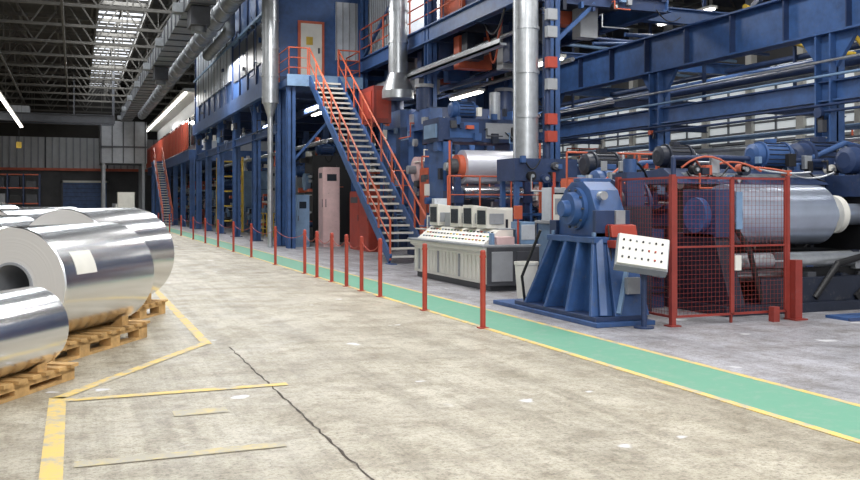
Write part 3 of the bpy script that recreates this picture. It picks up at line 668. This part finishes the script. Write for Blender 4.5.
# ---------------------------------------------------------------- winder
b=B('strip_winder',.01)
b.lathe((8.9,10.9,1.42),(12.9,10.9,1.42),[(0,.1),(.1,.1),(.1,.46),(1.9,.46),(1.9,.2),(2.25,.2),(2.25,.27),(2.32,.27),(2.32,.17),(3.0,.17),(3.0,.3),(3.1,.3),(3.1,.15),(4,.15)],'rollb',48)
b.lathe((11.1,10.9,1.42),(11.5,10.9,1.42),[(0,.3),(.12,.3)],'white',32)
b.prism([(10.2,.1),(11.9,.1),(11.5,1.15),(10.6,1.15)],'x',8.6,8.85,'navy'); b.box(8.6,8.9,10.55,11.3,1.1,1.8,'blued'); b.cyl((8.5,10.9,1.42),(8.95,10.9,1.42),.26,'blue',24)
b.prism([(10.1,.1),(12.1,.1),(11.5,1.9),(10.5,1.9)],'x',11.7,12.1,'black'); b.box(11.6,12.5,10.5,11.5,1.7,2.05,'blued')
b.box(8.5,13.2,10.2,12.6,0,.14,'navy'); b.box(9.2,11.6,11.8,12.4,.14,1.9,'black'); b.box(9.2,11.6,10.3,10.45,.14,.5,'navy'); b.box(10.1,13.2,10.5,12.3,.14,.85,'black')
for z,r,y in ((.75,.12,10.5),(.5,.09,10.9),(1.95,.13,11.7),(2.05,.1,12.2)): b.cyl((8.85,y,z),(11.8,y,z),r,'steel',20)
b.prism([(11.4,1.9),(12.6,1.9),(12.6,2.1),(11.8,2.15)],'x',8.6,12.0,'blued')
b.motor((10.4,11.9,2.4),(11.25,11.9,2.4),.2,'blue','navy'); b.motor((11.7,11.2,2.3),(12.8,11.2,2.3),.24,'blued','navy')
b.motor((8.7,12.1,2.35),(9.4,12.1,2.35),.18,'navy','black')
b.pipe([(8.65,11.6,1.8),(8.65,11.6,2.3),(9.9,12.0,2.35),(11.9,11.7,2.3),(12.0,10.8,1.9)],.04,'blued')
b.pipe([(9.2,10.3,.2),(9.0,10.3,.9),(8.7,10.3,1.3)],.04,'black'); b.pipe([(10.2,10.3,.2),(10.6,10.25,.7),(11.7,10.3,.9)],.05,'black')
b.beam((12.2,10.4,1.9),(13.4,10.4,.2),.12,.25,'navy'); b.beam((11.0,10.3,.15),(12.4,10.3,1.2),.1,.16,'black'); b.box(12.4,13.2,10.4,12.4,.14,1.2,'black')
b.fittings(8.7,12.4,11.55,1.95,2.3,24); b.fittings(9.2,13.1,10.5,.2,.8,22,('navy','black','dgrey','steel','blued')); b.fittings(11.6,12.5,10.5,1.1,2.0,8); b.fittings(9.3,11.6,11.8,.9,1.9,14)
for i in range(6): b.hose((8.8+.5*i,11.6,2.15),(9.6+.5*i,11.3,2.1),-.2+.08*i,.018,random.choice(['black','orange','steel']))
b.done()
b=B('hydraulic_pump_unit',.008)
b.box(8.4,10.6,13.3,14.4,0,1.5,'blued'); b.box(8.35,10.65,13.25,14.45,1.5,1.58,'blue')
b.motor((8.5,13.7,1.95),(9.2,13.7,1.95),.25,'blue','navy'); b.motor((9.6,13.6,1.9),(10.4,13.6,1.9),.22,'blued','navy')
b.motor((8.6,14.2,2.3),(9.4,14.2,2.3),.22,'navy','black'); b.box(8.6,9.4,14.0,14.4,1.58,2.05,'navy')
b.box(8.5,9.0,13.2,13.26,.3,1.2,'bluel'); b.box(9.2,10.2,13.2,13.26,.3,1.2,'navy')
b.pipe([(9.2,13.5,1.9),(9.3,13.4,2.3),(9.9,13.4,2.35),(10.4,13.6,2.0)],.05,'blue')
b.cyl((9.4,13.4,1.58),(9.4,13.4,2.3),.05,'red'); b.cyl((9.1,14.3,1.58),(9.1,14.3,2.5),.1,'steel')
for i in range(8): b.pipe([(8.45+.26*i,13.28,1.6),(8.45+.26*i,13.2,2.0+.06*i),(8.9+.26*i,13.5,2.2)],.02,random.choice(['orange','black','steel','bluel']))
b.fittings(8.4,10.6,13.28,1.55,2.2,26); b.fittings(10.0,10.6,14.0,1.6,2.5,6)
b.rail((8.4,14.42,1.58),(10.6,14.42,1.58),'orange',.95,.7,.02,1)
b.done()
b=B('heavy_machine_frame',.01)
b.box(12.2,16,12.7,14.4,0,1.3,'navy'); b.prism([(12.4,1.3),(15.8,1.3),(15.4,2.1),(13.0,2.1)],'y',12.8,14.2,'blued')
b.motor((12.3,12.95,2.45),(13.5,12.95,2.45),.28,'blued','navy'); b.motor((14,13,2.4),(15.1,13,2.4),.26,'blue','navy')
b.cyl((13.4,12.2,1.5),(15.6,12.2,1.5),.4,'rollb',28); b.box(13.3,13.5,11.9,12.7,0,1.9,'black'); b.box(15.2,15.6,11.9,12.7,0,1.9,'navy')
b.pipe([(12.4,12.75,1.3),(12.2,12.75,2.3),(13.2,12.6,2.7),(14.6,12.75,2.5)],.05,'blue'); b.fittings(12.3,15.8,12.75,.4,2.4,34)
b.box(11.9,12.15,13.2,13.5,0,2.1,'grey'); b.box(12.5,12.9,13.6,13.9,2.1,2.75,'panel')
b.done()
b=B('floor_cable_cover'); b.box(9.75,10.9,9.25,9.65,0,.04,'blue'); b.prism([(9.25,0),(9.2,0),(9.25,.04)],'x',9.75,10.9,'blued'); b.done()
# ---------------------------------------------------------------- lights
def area(name,loc,sx,sy,p,col=(1,.985,.96),rot=(0,0,0)):
    l=bpy.data.lights.new(name,'AREA'); l.shape='RECTANGLE'; l.size=sx; l.size_y=sy; l.energy=p; l.color=col
    o=bpy.data.objects.new(name,l); o.location=loc; o.rotation_euler=rot; sc.collection.objects.link(o)
K=1.0
area('skylight_daylight',(2.6,40,12.8),2.2,84,5500*K,(.95,.98,1))
for x in (-7,6.2):
    for y in (4,16,28,42,58,76):
        area('high_bay_lamp',(x,y,9.9 if x<0 else 8.2),1.2,2.4,(420 if y<50 else 260)*K)
for x in (12,21):
    for y in (8,16,27,40,56): area('high_bay_lamp',(x,y,9.9),1.5,2.4,(430 if y<50 else 300)*K)
for (x,y,z) in ((11.9,22.5,5.2),(11.9,29.5,5.2),(9,36,5.5),(9,45,5.5),(9,54,5.5)): area('work_lamp',(x,y,z),.3,2,170*K)
area('rear_fill_light',(3,-4,8),8,3,700*K,(1,.98,.95),(math.radians(45),0,math.radians(-10)))  # unseen broad fill light behind the camera, aimed down the hall
w=bpy.data.worlds.new('World'); sc.world=w; w.use_nodes=True
w.node_tree.nodes['Background'].inputs[0].default_value=(.95,.97,1,1); w.node_tree.nodes['Background'].inputs[1].default_value=.85
# ---------------------------------------------------------------- camera
c=bpy.data.cameras.new('camera'); co=bpy.data.objects.new('camera',c); sc.collection.objects.link(co)
co.location=(0,0,1.6); co.rotation_euler=(math.radians(90),0,math.radians(-21.58)); c.lens=900/860*36; c.sensor_width=36; c.shift_y=-37/860; c.clip_end=300
sc.camera=co
sc.view_settings.view_transform='Standard'
